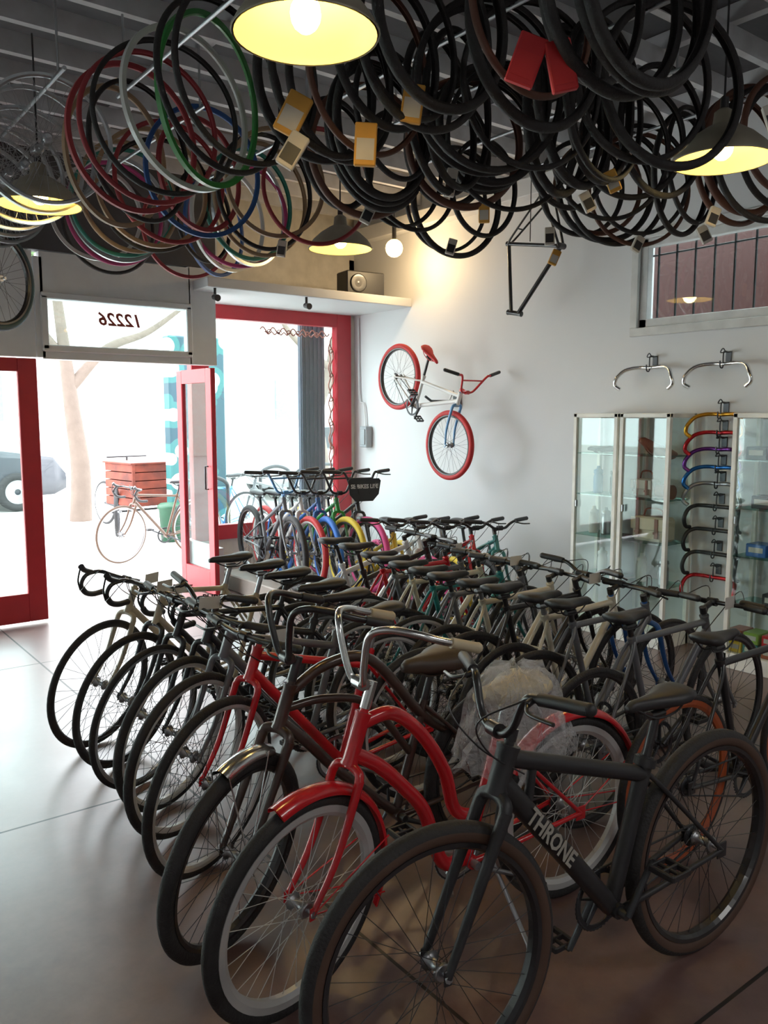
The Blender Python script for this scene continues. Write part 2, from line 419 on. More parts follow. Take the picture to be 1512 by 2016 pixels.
def bicycle(front,phi,steer,kind,bar,frame,label,tire=None,side=None,rim=None,spk=None,fork=None,barm=None,grip=None,sad=None,stem=.08,wide=False,fender=None,crank=25,levers=True,group=None,z=0,deep=.02,mat=None,tag=False,stand=False,name='bicycle',scale=None,lean=0,ffen=(72,205),barrot=0):
    g=pts(kind); s=scale or SCALE
    tire=tire or RUB; rim=rim or BLK; spk=spk or DGR; fork=fork or frame; barm=barm or BLK; grip=grip or MBLK; sad=sad or MBLK
    if mat is None:
        ph=math.radians(phi); fx=g['fa'].x*s
        cx=front[0]-fx*math.cos(ph); cy=front[1]-fx*math.sin(ph)
        mat=T(cx,cy,z)@RZ(phi)@RX(lean)
    mat=mat@Matrix.Scale(s,4)
    root=empty(name,mat,label=label,category='bicycle')
    if group: root['group']=group
    St=Matrix.Translation(g['HB'])@Matrix.Rotation(math.radians(steer),4,D)@Matrix.Translation(-g['HB'])
    Sb=Matrix.Translation(g['HB'])@Matrix.Rotation(math.radians(steer+barrot),4,D)@Matrix.Translation(-g['HB'])
    ob('frame',frame_mesh(kind),frame,root)
    fk=ob('fork',fork_mesh(kind),fork,root,St)
    hb,gr,lv,cb=bar_meshes(kind,bar,stem)
    h=ob('handlebar',hb,barm,root,Sb)
    for q in gr: ob('grip',q,grip,h)
    if levers:
        for q in lv: ob('brake_lever',q,barm if barm is CHR else BLK,h)
        ob('brake_cable',cb,BLK,root,Sb)
    fw=wheel(root,St@T(*g['fa']),g['R'],g['r'],tire,rim,spk,deep,side)
    rw=wheel(root,T(*g['ra']),g['R'],g['r'],tire,rim,spk,deep,side)
    mb=MB(); mb.tube([g['SCl'],g['SS']],.0135,10); mb.tube([g['SS']+V((-.03,0,.0)),g['SS']+V((.03,0,.0))],.014,8)
    k=('post',kind)
    if k not in CACHE: CACHE[k]=mb.mesh('seat_post')
    ob('seat_post',CACHE[k],ALU if frame in(RED,TAN,CRM) else BLK,root)
    ob('saddle',saddle_mesh(wide),sad,root,T(*(g['SS']+V((.0,0,.045)))))
    cr=ob('crankset',crank_mesh(crank),ALU if frame is RED else DGR,root,T(*g['bb']))
    a=math.radians(crank)
    ob('pedal',pedal_mesh(),MBLK,cr,T(.17*math.cos(a),-.075,.17*math.sin(a))@RZ(180))
    ob('pedal',pedal_mesh(),MBLK,cr,T(-.17*math.cos(a),.075,-.17*math.sin(a)))
    ob('chain',chain_mesh(kind),DGR,root)
    if fender:
        if fender is RED or fender is CHR: ob('fender',fender_mesh(g['R'],*ffen),fender,fw)
        if fender is RED: ob('fender',fender_mesh(g['R'],35,195),fender,rw)
    if stand:
        mb=MB(); q=g['bb']+V((-.08,.03,-.01)); mb.tube([q,V((q.x-.05,.16,.02)),V((q.x-.03,.19,.012))],.008,8); ob('kickstand',mb,ALU,root)
    if tag:
        mb=MB(); c=g['ST']+V((.02,.12*(1 if random.random()<.5 else -1),.05)); mb.box(c,(.09,.001,.055),rot=Matrix.Rotation(random.uniform(-.6,.6),3,'Z')); mb.tube([c+V((0,0,-.027)),c+V((0,0,-.06))],.001,4)
        ob('price_tag',mb,TAG,root,St)
    return root,g,St
# Row along the aisle
GA='bicycles parked in a row beside the aisle'
r,g,St=bicycle((1.17,1.33),177,-6,'fat','lowbmx',MBLK,'matte black fat-tyre bicycle with gum sidewalls and lettered down tube',side=GUM,crank=-60,group=GA,stem=.05,sad=MBLK,barrot=-8,levers=True)
def tube_text(root,a,b,s,size,mat,off,shear=0,name='lettering'):
    a=V(a);b=V(b); m=(a+b)/2; d=(a-b)
    ang=math.atan2(d.z,d.x)
    M=T(m.x,m.y,m.z)@RY(-math.degrees(ang))@T(0,off,0)@RZ(180)@RX(90)
    return ob(name,text_mesh(s,size,.0008,True,shear),mat,root,M)
TXT=pm('pale_lettering',(165,160,150),0.6,var=.03)
a_=g['HB']+D*.02; tube_text(r,a_,a_+(g['bb']-a_)*.75,'THRONE',.062,TXT,.031)
r,g,St=bicycle((1.07,1.78),176,16,'cruiserf','cruiser',RED,'glossy red step-through cruiser with chrome bars and red fenders',rim=SIL,spk=SIL,barm=CHR,grip=CREAM,sad=CREAM,wide=True,fender=RED,stand=True,group=GA,levers=False,side=RUB,stem=.04,deep=.034,barrot=-18)
CR_ROOT,CR_G=r,g
bicycle((1.05,2.12),178,27,'cruiserm','cruiser',BROWN,'dark brown cruiser bicycle with arched top tube and chrome fender',rim=BLK,barm=BLK,sad=pm('brown_leather',(62,50,42),.5),wide=True,fender=CHR,ffen=(72,112),group=GA,stem=.04,levers=False,side=RUB,stand=True,barrot=-30)
bicycle((1.19,2.56),180,24,'hybrid','flat',RED,'red hybrid bicycle with black fork and tyres',rim=SIL,group=GA,tag=True,barrot=-14)
bicycle((1.24,2.86),180,24,'hybrid','flat',GREY,'black hybrid bicycle with flat handlebar',rim=SIL,group=GA,tag=True,barrot=-14)
bicycle((1.28,3.10),180,26,'hybrid','riser',BLK,'black hybrid bicycle with riser handlebar',rim=SIL,group=GA,barrot=-14)
bicycle((1.27,3.36),180,26,'road','flat',BLK,'black road bicycle with flat handlebar',rim=ALU,group=GA,tag=True,barrot=-14)
r,g,St=bicycle((1.28,3.62),180,27,'road','drop',TAN,'tan road bicycle with black drop bars',rim=BLK,group=GA,tag=True,fork=BLK)
tube_text(r,g['HT'],g['SCl'],'PURE',.05,MBLK,.018)
r,g,St=bicycle((1.26,3.92),180,27,'road','drop',TAN,'tan road bicycle with black drop bars and lettered top tube',rim=BLK,group=GA,tag=True)
tube_text(r,g['HT'],g['SCl'],'PURE',.05,MBLK,.018)
# second row
GB='bicycles parked in the row behind the aisle row'
rowB=[(3.42,1.56,BLK,ORG,'fixie','flat','black fixed-gear bicycle with orange rims',None),
(3.42,1.94,GREY,BLK,'fixie','flat','grey fixed-gear bicycle with black rims',None),
(3.42,2.24,GREY,BLK,'fixie','flat','grey fixed-gear bicycle with blue fork',BLUE),
(3.42,2.44,CRM,BLK,'fixie','flat','cream fixed-gear bicycle with blue fork',BLUE),
(3.42,2.64,BLK,BLK,'fixie','riser','black fixed-gear bicycle with black rims',None),
(3.42,2.82,CRM,BLK,'fixie','flat','cream fixed-gear bicycle with black rims',None),
(3.42,3.02,GREY,SIL,'fixie','flat','grey fixed-gear bicycle with silver rims',None),
(3.44,3.20,TEAL,BLK,'fixie','flat','teal fixed-gear bicycle with black rims',None),
(3.46,3.38,CRM,BLK,'fixie','flat','cream fixed-gear bicycle with black fork',BLK),
(3.48,3.56,GREY,SIL,'fixie','flat','grey fixed-gear bicycle with silver rims',None),
(3.52,3.74,RED,BLK,'fixie','flat','red fixed-gear bicycle with black rims',None),
(3.54,3.94,BLK,BLK,'hybrid','flat','black hybrid bicycle with black rims',None),
(3.56,4.16,WHT,BLK,'hybrid','flat','white hybrid bicycle with black rims',None)]
for i,(x,y,fc,rc,kd,br,lb,fk) in enumerate(rowB):
    bicycle((x,y),random.uniform(-2,2),random.uniform(-8,8),kd,br,fc,lb,rim=rc,fork=fk or fc,group=GB,tag=(i%3==1),deep=.03 if rc is ORG else .02,crank=random.choice([10,40,70,-30]))
# BMX row near window
GC='bmx bicycles lined up by the window'
rowC=[(3.50,5.80,GREY,RUB,'grey big-wheel bmx bicycle'),(3.60,5.70,WHT,RRUB,'white big-wheel bmx bicycle with red tyres'),(3.71,5.60,BLUE,BRUB,'blue big-wheel bmx bicycle with blue tyres'),
(3.82,5.49,GRN,YRUB,'green big-wheel bmx bicycle with yellow tyres'),(3.95,5.38,BLK,PINK,'black big-wheel bmx with pink tyres and number plate')]
for i,(x,y,fc,tc_,lb) in enumerate(rowC):
    r,g,St=bicycle((x,y),263,random.uniform(-6,6),'bigbmx','bmx',fc,lb,tire=tc_,rim=BLK if i!=1 else WHT,barm=LBLU if i==0 else BLK,group=GC,z=.155,crank=50,fork=fc)
    if i==4:
        mb=MB(); c=g['ST']+V((.14,0,.07)); pr=[(-.15,-.05),(-.09,-.11),(.09,-.11),(.15,-.05),(.17,.07),(.15,.09),(-.15,.09),(-.17,.07)]
        mb.loft([[(c.x,c.y+a,c.z+b) for a,b in pr],[(c.x+.004,c.y+a,c.z+b) for a,b in pr]],smooth=False)
        pl=ob('number_plate',mb,MBLK,r,St)
        ob('lettering',text_mesh('SE BIKES LIFE',.05,.0008,True),WHT,pl,T(c.x+.006,c.y,c.z+.02)@RZ(90)@RX(90))
mb=MB(); mb.box((0,0,.075),(1.70,1.44,.15),bev=.01)
ob('display_platform',mb,pm('platform_wood',(120,110,100),.6),None,T(4.26,6.28,0),label='low grey wooden display platform under the bmx bicycles',category='platform')
rowD=[(4.00,4.98,YEL,RUB,'yellow bmx bicycle with black tyres'),(4.12,4.82,WHT,PINK,'white bmx bicycle with pink tyres'),(4.26,4.66,BLK,YRUB,'black bmx bicycle with yellow tyres'),(4.42,4.52,RED,RUB,'red bmx bicycle with black tyres'),(4.56,4.40,TEAL,RUB,'teal bmx bicycle with black tyres')]
for i,(x,y,fc,tc_,lb) in enumerate(rowD):
    r,g,St=bicycle((x,y),258,random.uniform(-10,10),'bmx','riser',fc,lb,tire=tc_,rim=BLK,barm=BLK,group=GC,crank=50,scale=1.0)
    if i==0: tube_text(r,g['HT'],g['SCl'],'BRONCO',.045,MBLK,.018)
# BMX hung on the right wall
th=math.atan2(-.58,-.67)
fwd=V((0,math.cos(th),math.sin(th))); 
yl=V((-1,0,0)) ; up=fwd.cross(yl)
if up.z<0: yl=-yl; up=fwd.cross(yl)
R3=Matrix((fwd,yl,up)).transposed().to_4x4()
g=pts('bigbmx'); s=.90
M=Matrix.Translation(V((4.79,6.04,1.945)))@R3@Matrix.Translation(-g['ra']*s)
bicycle(None,0,0,'bigbmx','bmx',WHT,'white bmx bicycle with red tyres and saddle hung on wall',tire=RRUB,rim=BLK,fork=LBLU,barm=RED,grip=MBLK,sad=RRUB,mat=M,scale=s,levers=False,crank=90)
mb=MB(); mb.tube([(5.16,5.65,1.72),(4.85,5.65,1.72),(4.78,5.65,1.76)],.012,8); mb.box((5.16,5.65,1.72),(.02,.1,.1),bev=.004)
ob('wall_hook',mb,DGR,label='dark steel wall hook holding the white bicycle',category='hook')
# plastic bag over cruiser saddle
mbb=MB(); rings=[]; n=56
for j,(rad,zz) in enumerate([(.02,.07),(.08,.062),(.115,.03),(.125,-.02),(.135,-.07),(.15,-.12),(.17,-.18),(.185,-.23)]):
    rings.append([( (rad*(1+.08*math.sin(5*2*pi*i/n+j)+.07*math.sin(11*2*pi*i/n+2*j)+.06*math.sin(17*2*pi*i/n+3*j)))*math.cos(2*pi*i/n)*1.25-.04, (rad*(1+.12*math.sin(7*2*pi*i/n+j)))*math.sin(2*pi*i/n)*.9, zz+.012*math.sin(9*2*pi*i/n)+.012*math.sin(15*2*pi*i/n+j)) for i in range(n)])
mbb.loft(rings,caps=False,smooth=False)
PLA=bpy.data.materials.new('clear_plastic'); PLA.use_nodes=True; nt=PLA.node_tree; b=nt.nodes['Principled BSDF']
b.inputs['Base Color'].default_value=(.9,.9,.92,1); b.inputs['Roughness'].default_value=.15; b.inputs['Alpha'].default_value=.30
nz=nt.nodes.new('ShaderNodeTexNoise'); nz.inputs['Scale'].default_value=20; nz.inputs['Detail'].default_value=5; bp=nt.nodes.new('ShaderNodeBump'); bp.inputs['Strength'].default_value=1; bp.inputs['Distance'].default_value=.03; nt.links.new(nz.outputs['Fac'],bp.inputs['Height']); nt.links.new(bp.outputs['Normal'],b.inputs['Normal'])
o=ob('plastic_bag',mbb,PLA,None,CR_ROOT.matrix_world@T(*(CR_G['SS']+V((0,0,.045)))),label='clear crinkled plastic bag pulled over a cream saddle',category='plastic bag')
# ---------------------------------------------------------------- room shell
WX=5.17
def struct(name,mb,mat): return ob(name,mb,mat,kind='structure')
WALL=pm('white_wall_paint',(214,215,217),.6,var=.03,scale=1.5,bump=.05,bscale=60)
FL=bpy.data.materials.new('stained_concrete'); FL.use_nodes=True; nt=FL.node_tree; b=nt.nodes['Principled BSDF']
tc=nt.nodes.new('ShaderNodeTexCoord'); n1=nt.nodes.new('ShaderNodeTexNoise'); n1.inputs['Scale'].default_value=1.6; n1.inputs['Detail'].default_value=10; n1.inputs['Roughness'].default_value=.7
nt.links.new(tc.outputs['Object'],n1.inputs['Vector'])
rp=nt.nodes.new('ShaderNodeValToRGB'); e=rp.color_ramp.elements; e[0].position=.35; e[0].color=(*lin((78,48,43)),1); e[1].position=.68; e[1].color=(*lin((122,96,90)),1)
nt.links.new(n1.outputs['Fac'],rp.inputs['Fac'])
sp=nt.nodes.new('ShaderNodeSeparateXYZ'); nt.links.new(tc.outputs['Object'],sp.inputs[0])
def mth(op,a,bv):
    n=nt.nodes.new('ShaderNodeMath'); n.operation=op
    for i,x in enumerate((a,bv)):
        if x is None: continue
        if isinstance(x,(int,float)): n.inputs[i].default_value=x
        else: nt.links.new(x,n.inputs[i])
    return n.outputs[0]
def line(sock,off,per):
    a=mth('SUBTRACT',sock,off-per*20-per/2); a=mth('MODULO',a,per); a=mth('SUBTRACT',a,per/2); a=mth('ABSOLUTE',a,None); return mth('LESS_THAN',a,.006)
lx=line(sp.outputs[0],1.4,2.4); ly=line(sp.outputs[1],3.3,2.2); ln=mth('MAXIMUM',lx,ly)
mx=nt.nodes.new('ShaderNodeMix'); mx.data_type='RGBA'; nt.links.new(ln,mx.inputs['Factor']); nt.links.new(rp.outputs['Color'],mx.inputs['A']); mx.inputs['B'].default_value=(.004,.003,.003,1)
nt.links.new(mx.outputs['Result'],b.inputs['Base Color'])
rr=nt.nodes.new('ShaderNodeMapRange'); rr.inputs['From Min'].default_value=.3; rr.inputs['From Max'].default_value=.7; rr.inputs['To Min'].default_value=.34; rr.inputs['To Max'].default_value=.52; nt.links.new(n1.outputs['Fac'],rr.inputs['Value']); nt.links.new(rr.outputs[0],b.inputs['Roughness'])
cwt=mth('SUBTRACT',1.0,ln); cwt=mth('MULTIPLY',cwt,.7); nt.links.new(cwt,b.inputs['Coat Weight']); b.inputs['Coat Roughness'].default_value=.34
mb=MB(); mb.box((.83,1.65,-.05),(8.96,11.5,.1)); struct('floor',mb,FL)
wy0,wy1,wz0,wz1=2.15,3.73,2.22,2.84
mb=MB(); H=3.75; x0=WX; th_=.16
def wb(y0,y1,z0,z1): mb.box((x0+th_/2,(y0+y1)/2,(z0+z1)/2),(th_,y1-y0,z1-z0))
wb(-4.1,wy0,0,H); wb(wy1,7.45,0,H); wb(wy0,wy1,0,wz0); wb(wy0,wy1,wz1,H); struct('wall_right',mb,WALL)
mb=MB(); mb.box((-3.6,1.6,H/2),(.1,11.6,H)); struct('wall_left',mb,WALL)
mb=MB(); mb.box((.8,-4.1,H/2),(8.9,.1,H)); struct('wall_back',mb,WALL)
DW=6.6
WG=pm('grey_white_paint',(212,215,217),.6,var=.04)
mb=MB()
mb.box(((-3.6+1.76)/2,DW+.06,2.42),(5.36,.12,.78)); mb.box((1.80,DW+.06,2.40),(.06,.12,.74)); 
mb.box((2.41,DW+.06,2.64),(1.20,.12,.34)); mb.box((2.41,DW+.06,2.05),(1.20,.12,.06)); mb.box((3.12,DW+.06,2.42),(.24,.12,.80))
struct('wall_front',mb,WG)
DK=pm('dark_charcoal_paint',(64,64,68),.7)
mb=MB(); mb.box((-.2,DW+.06,3.28),(6.9,.12,.92)); struct('wall_front_upper',mb,DK)
mb=MB()
for (c,d) in [((2.41,DW,2.49),(1.2,.05,.05)),((2.41,DW,2.10),(1.2,.05,.05)),((1.83,DW,2.29),(.05,.05,.4)),((2.99,DW,2.29),(.05,.05,.4))]: mb.box(c,d,bev=.006)
w=struct('window_1',mb,WG)
GL=glass_mat('window_glass',alpha=.05)
mb=MB(); mb.box((2.41,DW+.03,2.29),(1.12,.006,.36)); ob('window_glass',mb,GL,w)
tx=ob('lettering',text_mesh('12226',.14,.003,True,.25),pm('dark_red_lettering',(140,40,34),.5),w,T(2.42,DW+.0,2.34)@RZ(180)@RX(90))
RW=pm('red_wood_paint',(178,32,44),.4,var=.07)
def panel(name,x0,y0,x1,y1,z0,z1,st=.09,top=.09,bot=.16,t=.045,mat=RW,glass=True,kind=None):
    a=V((x0,y0,0));b_=V((x1,y1,0)); d=(b_-a); L=d.length; M=Matrix.Translation(a)@Matrix.Rotation(math.atan2(d.y,d.x),4,'Z')
    mb=MB(); h=z1-z0
    mb.box((st/2,0,z0+h/2),(st,t,h),bev=.005); mb.box((L-st/2,0,z0+h/2),(st,t,h),bev=.005)
    mb.box((L/2,0,z1-top/2),(L-2*st,t*.96,top)); mb.box((L/2,0,z0+bot/2),(L-2*st,t*.96,bot))
    o=struct(name,mb,mat); o.matrix_world=M
    if glass:
        g=MB(); g.box((L/2,0,(z0+bot+z1-top)/2),(L-2*st,.006,h-top-bot)); ob('window_glass',g,GL,o)
    return o,L
door,L=panel('door_1',3.21,6.62,3.21,7.34,.01,2.0,st=.11,top=.12,bot=.2)
mb=MB(); mb.tube([(.07,.03,.95),(.07,.06,.95),(.07,.06,1.15),(.07,.03,1.15)],.008,8); ob('door_handle',mb,DGR,door)
panel('window_2',.3,6.62,1.76,6.62,.02,2.02,st=.14,top=.10,bot=.22)
panel('window_3',-3.5,6.62,.28,6.62,.02,2.02,st=.14,top=.10,bot=.22)
bay,L=panel('window_4',3.3,7.3,5.11,7.3,.40,2.66,st=.18,top=.16,bot=.14,t=.10)
BAYW=L
mb=MB(); mb.box((4.2,7.34,.21),(1.95,.12,.42)); mb.box((5.15,7.34,1.6),(.08,.12,3.2)); mb.box((4.2,7.34,3.2),(1.95,.12,1.1)); struct('wall_bay',mb,pm('bay_white',(205,200,190),.6))
mb=MB(); mb.box((3.27,6.98,.21),(.05,.64,.42)); mb.box((3.27,6.98,3.2),(.05,.64,1.1)); struct('wall_bay_return',mb,WALL)
mb=MB()
def scroll(x,z0,z1,n,amp,vert=True,ph=0):
    P=[]
    for i in range(n*10+1):
        t=i/(n*10); a=t*n*2*pi+ph
        if vert: P.append((x+amp*math.sin(a),0,z0+(z1-z0)*t))
        else: P.append((z0+(z1-z0)*t,0,x+amp*math.sin(a)))
    return P
OY=-.008
for (P) in [scroll(BAYW-.22,.65,2.40,7,.022),scroll(BAYW-.25,.7,2.36,9,.012,True,1.5),scroll(2.43,.75,BAYW-.25,7,.025,False),scroll(2.40,.8,BAYW-.3,10,.012,False,1)]:
    mb.tube([(p[0],OY,p[2]) for p in P],.007,5)
for i in range(7):
    c=(BAYW-.23,OY,.75+i*.25); mb.tube([(c[0]+.03*math.cos(a)*(1-a/9),OY,c[2]+.03*math.sin(a)*(1-a/9)) for a in [k*.45 for k in range(16)]],.0055,5)
for i in range(6):
    c=(.85+i*.11,OY,2.41); mb.tube([(c[0]+.03*math.cos(a)*(1-a/9),OY,c[2]+.03*math.sin(a)*(1-a/9)) for a in [k*.45 for k in range(16)]],.0055,5)
ob('window_ornament',mb,pm('faded_red_glass_paint',(176,120,108),.6),bay,label='pale painted scroll ornament')
mb=MB(); mb.box((4.105,6.81,2.67),(2.13,.98,.08),bev=.005); struct('trim_1',mb,WALL)
mb=MB(); mb.box((WX-.06,5.6,3.40),(.12,3.4,.14),bev=.005); struct('trim_2',mb,WALL)
mb=MB(); mb.box((.8,1.65,H+.05),(9,11.6,.1)); struct('ceiling',mb,pm('dark_ceiling',(76,76,80),.8,bump=.1))
JO=pm('painted_joist',(192,192,196),.7)
y=-3.8
jmesh=MB(); jmesh.box((0,0,0),(8.75,.045,.11)); jm=jmesh.mesh('joist')
k=0
while y<7.2:
    o=ob('trim_%d'%(10+k),jm,JO,None,T(.78,y,3.60),kind='structure'); k+=1; y+=.40
for xx in(.1,2.2,4.3):
    mb=MB(); mb.box((xx,1.3,3.70),(.06,10.4,.09)); ob('trim_%d'%(60+int(xx)),mb,JO,kind='structure')
WF=pm('window_frame_white',(206,206,204),.5)
mb=MB()
cy=(wy0+wy1)/2; cz=(wz0+wz1)/2; ly_=wy1-wy0; lz_=wz1-wz0
for e_,xo in((.06,-.015),(.03,.03)):
    f=.06
    mb.box((WX+xo,cy,wz0-f/2+(.0 if xo<0 else f)),(.03 if xo<0 else .06,ly_+2*f,f),bev=.004); mb.box((WX+xo,cy,wz1+f/2-(.0 if xo<0 else f)),(.03 if xo<0 else .06,ly_+2*f,f),bev=.004)
    mb.box((WX+xo,wy0-f/2+(.0 if xo<0 else f),cz),(.03 if xo<0 else .06,f,lz_),bev=.004); mb.box((WX+xo,wy1+f/2-(.0 if xo<0 else f),cz),(.03 if xo<0 else .06,f,lz_),bev=.004)
w=struct('window_5',mb,WF)
mb=MB(); mb.box((WX+.05,cy,cz),(.006,ly_,lz_)); ob('window_glass',mb,GL,w)
mb=MB()
for i in range(11): mb.tube([(WX+.13,wy0+.06+i*.146,wz0-.05),(WX+.13,wy0+.06+i*.146,wz1+.05)],.009,6)
mb.tube([(WX+.13,wy0,2.74),(WX+.13,wy1,2.74)],.007,6)
ob('window_bars',mb,MBLK,w)
BR=bpy.data.materials.new('red_brick'); BR.use_nodes=True; nt=BR.node_tree; b=nt.nodes['Principled BSDF']
tc=nt.nodes.new('ShaderNodeTexCoord'); mp=nt.nodes.new('ShaderNodeMapping'); mp.inputs['Rotation'].default_value=(math.radians(90),0,math.radians(90)); bk=nt.nodes.new('ShaderNodeTexBrick'); bk.inputs['Scale'].default_value=5
bk.inputs['Color1'].default_value=(*lin((98,24,16)),1); bk.inputs['Color2'].default_value=(*lin((82,20,14)),1); bk.inputs['Mortar'].default_value=(*lin((66,26,20)),1)
nt.links.new(tc.outputs['Object'],mp.inputs[0]); nt.links.new(mp.outputs[0],bk.inputs[0]); nt.links.new(bk.outputs[0],b.inputs['Base Color'])
mb=MB(); mb.box((6.15,3,1.8),(.1,6,3.6)); ob('wall_neighbour',mb,BR,kind='structure')
mb=MB(); mb.box((WX-.04,7.02,1.37),(.08,.12,.22),bev=.008); mb.box((WX-.085,7.02,1.37),(.01,.08,.16),bev=.003)
ob('electrical_box',mb,pm('grey_box',(150,155,160),.5),label='small grey electrical box on the white wall',category='electrical box')
mb=MB(); mb.tube(cat([(WX-.02,7.05,1.48),(WX-.02,7.08,1.7),(WX-.02,7.15,1.75),(WX-.02,7.17,2.0),(WX-.02,7.18,2.6)],5),.008,8)
ob('conduit',mb,WALL,label='white conduit running up the wall above the electrical box',category='pipe')
mb=MB(); mb.box((0,0,.11),(.40,.22,.22),bev=.01); sp_=ob('speaker',mb,MBLK,None,T(4.72,6.54,2.712)@RZ(-8),label='black loudspeaker standing on the white window ledge',category='speaker')
mb=MB(); mb.revY([(.08,0),(.085,-.006),(.075,-.008),(.03,.004),(.001,.0)],28,c=(-.08,-.112,.11),closedprof=False); ob('speaker_cone',mb,BLK,sp_)
for (x,z) in((3.12,2.60),(4.0,2.60)):
    mb=MB(); mb.tube([(0,0,.02),(0,0,-.03)],.012,8); mb.tube([(0,.02,-.05),(0,-.05,-.065)],[.022,.028],12)
    ob('spotlight',mb,MBLK,None,T(x,6.36,z+.01),label='small black spotlight under the window ledge',category='spotlight',group='spotlights under the ledge')
mb=MB(); mb.tube([(0,0,.19),(0,0,.07)],.02,10); blb=ob('light_bulb',mb,MBLK,None,T(4.78,6.1,3.10),label='bare warm glowing bulb near the ceiling corner',category='light bulb')
mb=MB(); mb.ball((0,0,0),.08); ob('bulb',mb,pm('bulb_glow',(255,225,160),.3,emit=14,emitc=(255,205,130)),blb)
mb=MB(); mb.tube([(0,0,.19),(0,0,.46)],.004,6); ob('cord',mb,MBLK,blb)
# ---------------------------------------------------------------- pendant lamps
SHO=pm('spun_aluminium',(160,152,134),.45,.3); SHI=pm('shade_inner',(245,222,140),.5,var=.02)
def lamp(x,y,z,power):
    root=empty('pendant_lamp',T(x,y,z),label='round metal dome pendant lamp with warm glowing bulb',category='pendant lamp',group='pendant lamps')
    pr=[(.21,0),(.205,.02),(.18,.055),(.13,.10),(.075,.135),(.045,.15),(.04,.20),(.02,.215),(.0,.215)]
    mb=MB(); mb.revZ(pr,40); mb.revZ([(.213,-.004),(.216,.002),(.21,.004)],40); ob('lamp_shade',mb,SHO,root)
    mb=MB(); mb.revZ([(r_-.004 if r_>.01 else 0,z_-.003) for r_,z_ in pr[:7]],40); ob('shade_lining',mb,SHI,root)
    mb=MB(); mb.ball((0,0,.055),.045,sc=(1,1,1.2)); ob('bulb',mb,pm('lamp_glow',(255,235,180),.3,emit=40,emitc=(255,215,130)),root)
    mb=MB(); mb.tube([(0,0,.215),(0,0,3.54-z)],.005,6); mb.tube([(0,0,.21),(0,0,.26)],.018,10); ob('cord',mb,MBLK,root)
    l=bpy.data.lights.new('lamp_light','POINT'); l.energy=power; l.color=(1,.8,.45); l.shadow_soft_size=.06
    lo=bpy.data.objects.new('lamp_light',l); COL.objects.link(lo); lo.parent=root; lo.location=(0,0,.03)
for (x,y) in((1.36,2.15),(1.30,4.67),(3.2,4.66),(3.43,2.08)): lamp(x,y,2.69,5)
l=bpy.data.lights.new('bulb_light','POINT'); l.energy=18; l.color=(1,.70,.36); l.shadow_soft_size=.07
lo=bpy.data.objects.new('bulb_light',l); COL.objects.link(lo); lo.location=(4.78,6.0,3.0)
# ---------------------------------------------------------------- hanging tyres
def hoop_mesh(R,r,kind):
    k=('hoop',R,r,kind)
    if k in CACHE: return CACHE[k]
    mb=MB()
    if kind=='rim':
        w=.011; mb.revY([(R,-w),(R,w),(R-.018,w*.95),(R-.024,w*.5),(R-.024,-w*.5),(R-.018,-w*.95)],64,smooth=False)
    else:
        n=9; prof=[]
        for i in range(n):
            a=math.radians(-130+260*i/(n-1)); prof.append((R-r+r*math.cos(a),r*1.05*math.sin(a)))
        prof+= [(p[0]-.004 if abs(p[1])<r*.8 else p[0],p[1]*.86) for p in reversed(prof)]
        mb.revY(prof,64)
    mb.v=[(x*(.98),y,z*1.02) for x,y,z in mb.v]
    me=mb.mesh('hoop'); CACHE[k]=me; return me
ROD_Z=3.19
rods=[(1.6,2.75,4.2),(1.28,4.2,5.9),(2.0,4.2,5.9),(2.6,4.1,5.7),(1.95,2.2,3.4),(2.25,1.35,2.15),(2.5,2.4,3.95),(2.95,1.5,3.75),(3.55,2.4,4.1),(4.15,2.1,3.8)]
for (x,y0,y1) in rods:
    mb=MB(); mb.tube([(0,y0-.1,ROD_Z),(0,y1+.1,ROD_Z)],.010,8)
    for yy_ in(y0,y1): mb.tube([(0,yy_,ROD_Z),(0,yy_,3.56)],.006,6)
    ob('hanging_rod',mb,ALU,None,T(x,0,0),label='steel rod hung from the joists carrying tyres',category='rod',group='tyre rods')
def hang(x,y,R,r,kind,mat,yaw,label,group,dz=0,nm=None):
    zc=ROD_Z+.010-(R-(2*r if kind!='rim' else .024))*1.02+dz
    if kind=='wheel':
        root=empty('spare_wheel',T(x,y,ROD_Z+.012-(R-.06)+dz)@RZ(yaw),label=label,category='bicycle wheel',group=group)
        w=ob('rim',rim_mesh(R,r,.02),mat,root); 
        ob('spokes',spoke_mesh(R-2*r-.01),ALU,root); ob('hub',hub_mesh(),ALU,root)
        return root
    return ob(nm or ('hanging_rim' if kind=='rim' else 'hanging_tyre'),hoop_mesh(R,r,kind),mat,None,T(x,y,zc)@RZ(yaw)@RX(random.uniform(-4,4)),label=label,category='rim' if kind=='rim' else 'tire',group=group)
WOODR=pm('tan_rubber',(150,124,94),.6); BRN=rubber('brown',(88,54,40))
DW_=paint('dull_white',(190,190,186)); DRD=rubber('dull_red',(145,44,50)); DPK=rubber('dull_pink',(175,56,112)); DTL=rubber('dull_teal',(40,122,108)); DBL=rubber('dull_blue',(36,78,140))
cols=[('black',RUB,'tire'),('black',RUB,'tire'),('green',paint('dull_green',(50,135,60)),'rim'),('white',DW_,'rim'),('black',RUB,'tire'),('red',DRD,'tire'),('red',DRD,'rim'),('black',RUB,'tire'),('tan',WOODR,'rim')]
GH='tyres and rims hanging from the ceiling'
ys=2.95
for i,(cn,m,kd) in enumerate(cols):
    hang(1.6+random.uniform(-.07,.07),ys,.33,.013,kd,m,6+random.uniform(-20,20),'%s bicycle %s hanging from a ceiling rod'%(cn,'rim' if kd=='rim' else 'tyre'),GH); ys+=random.uniform(.12,.19)
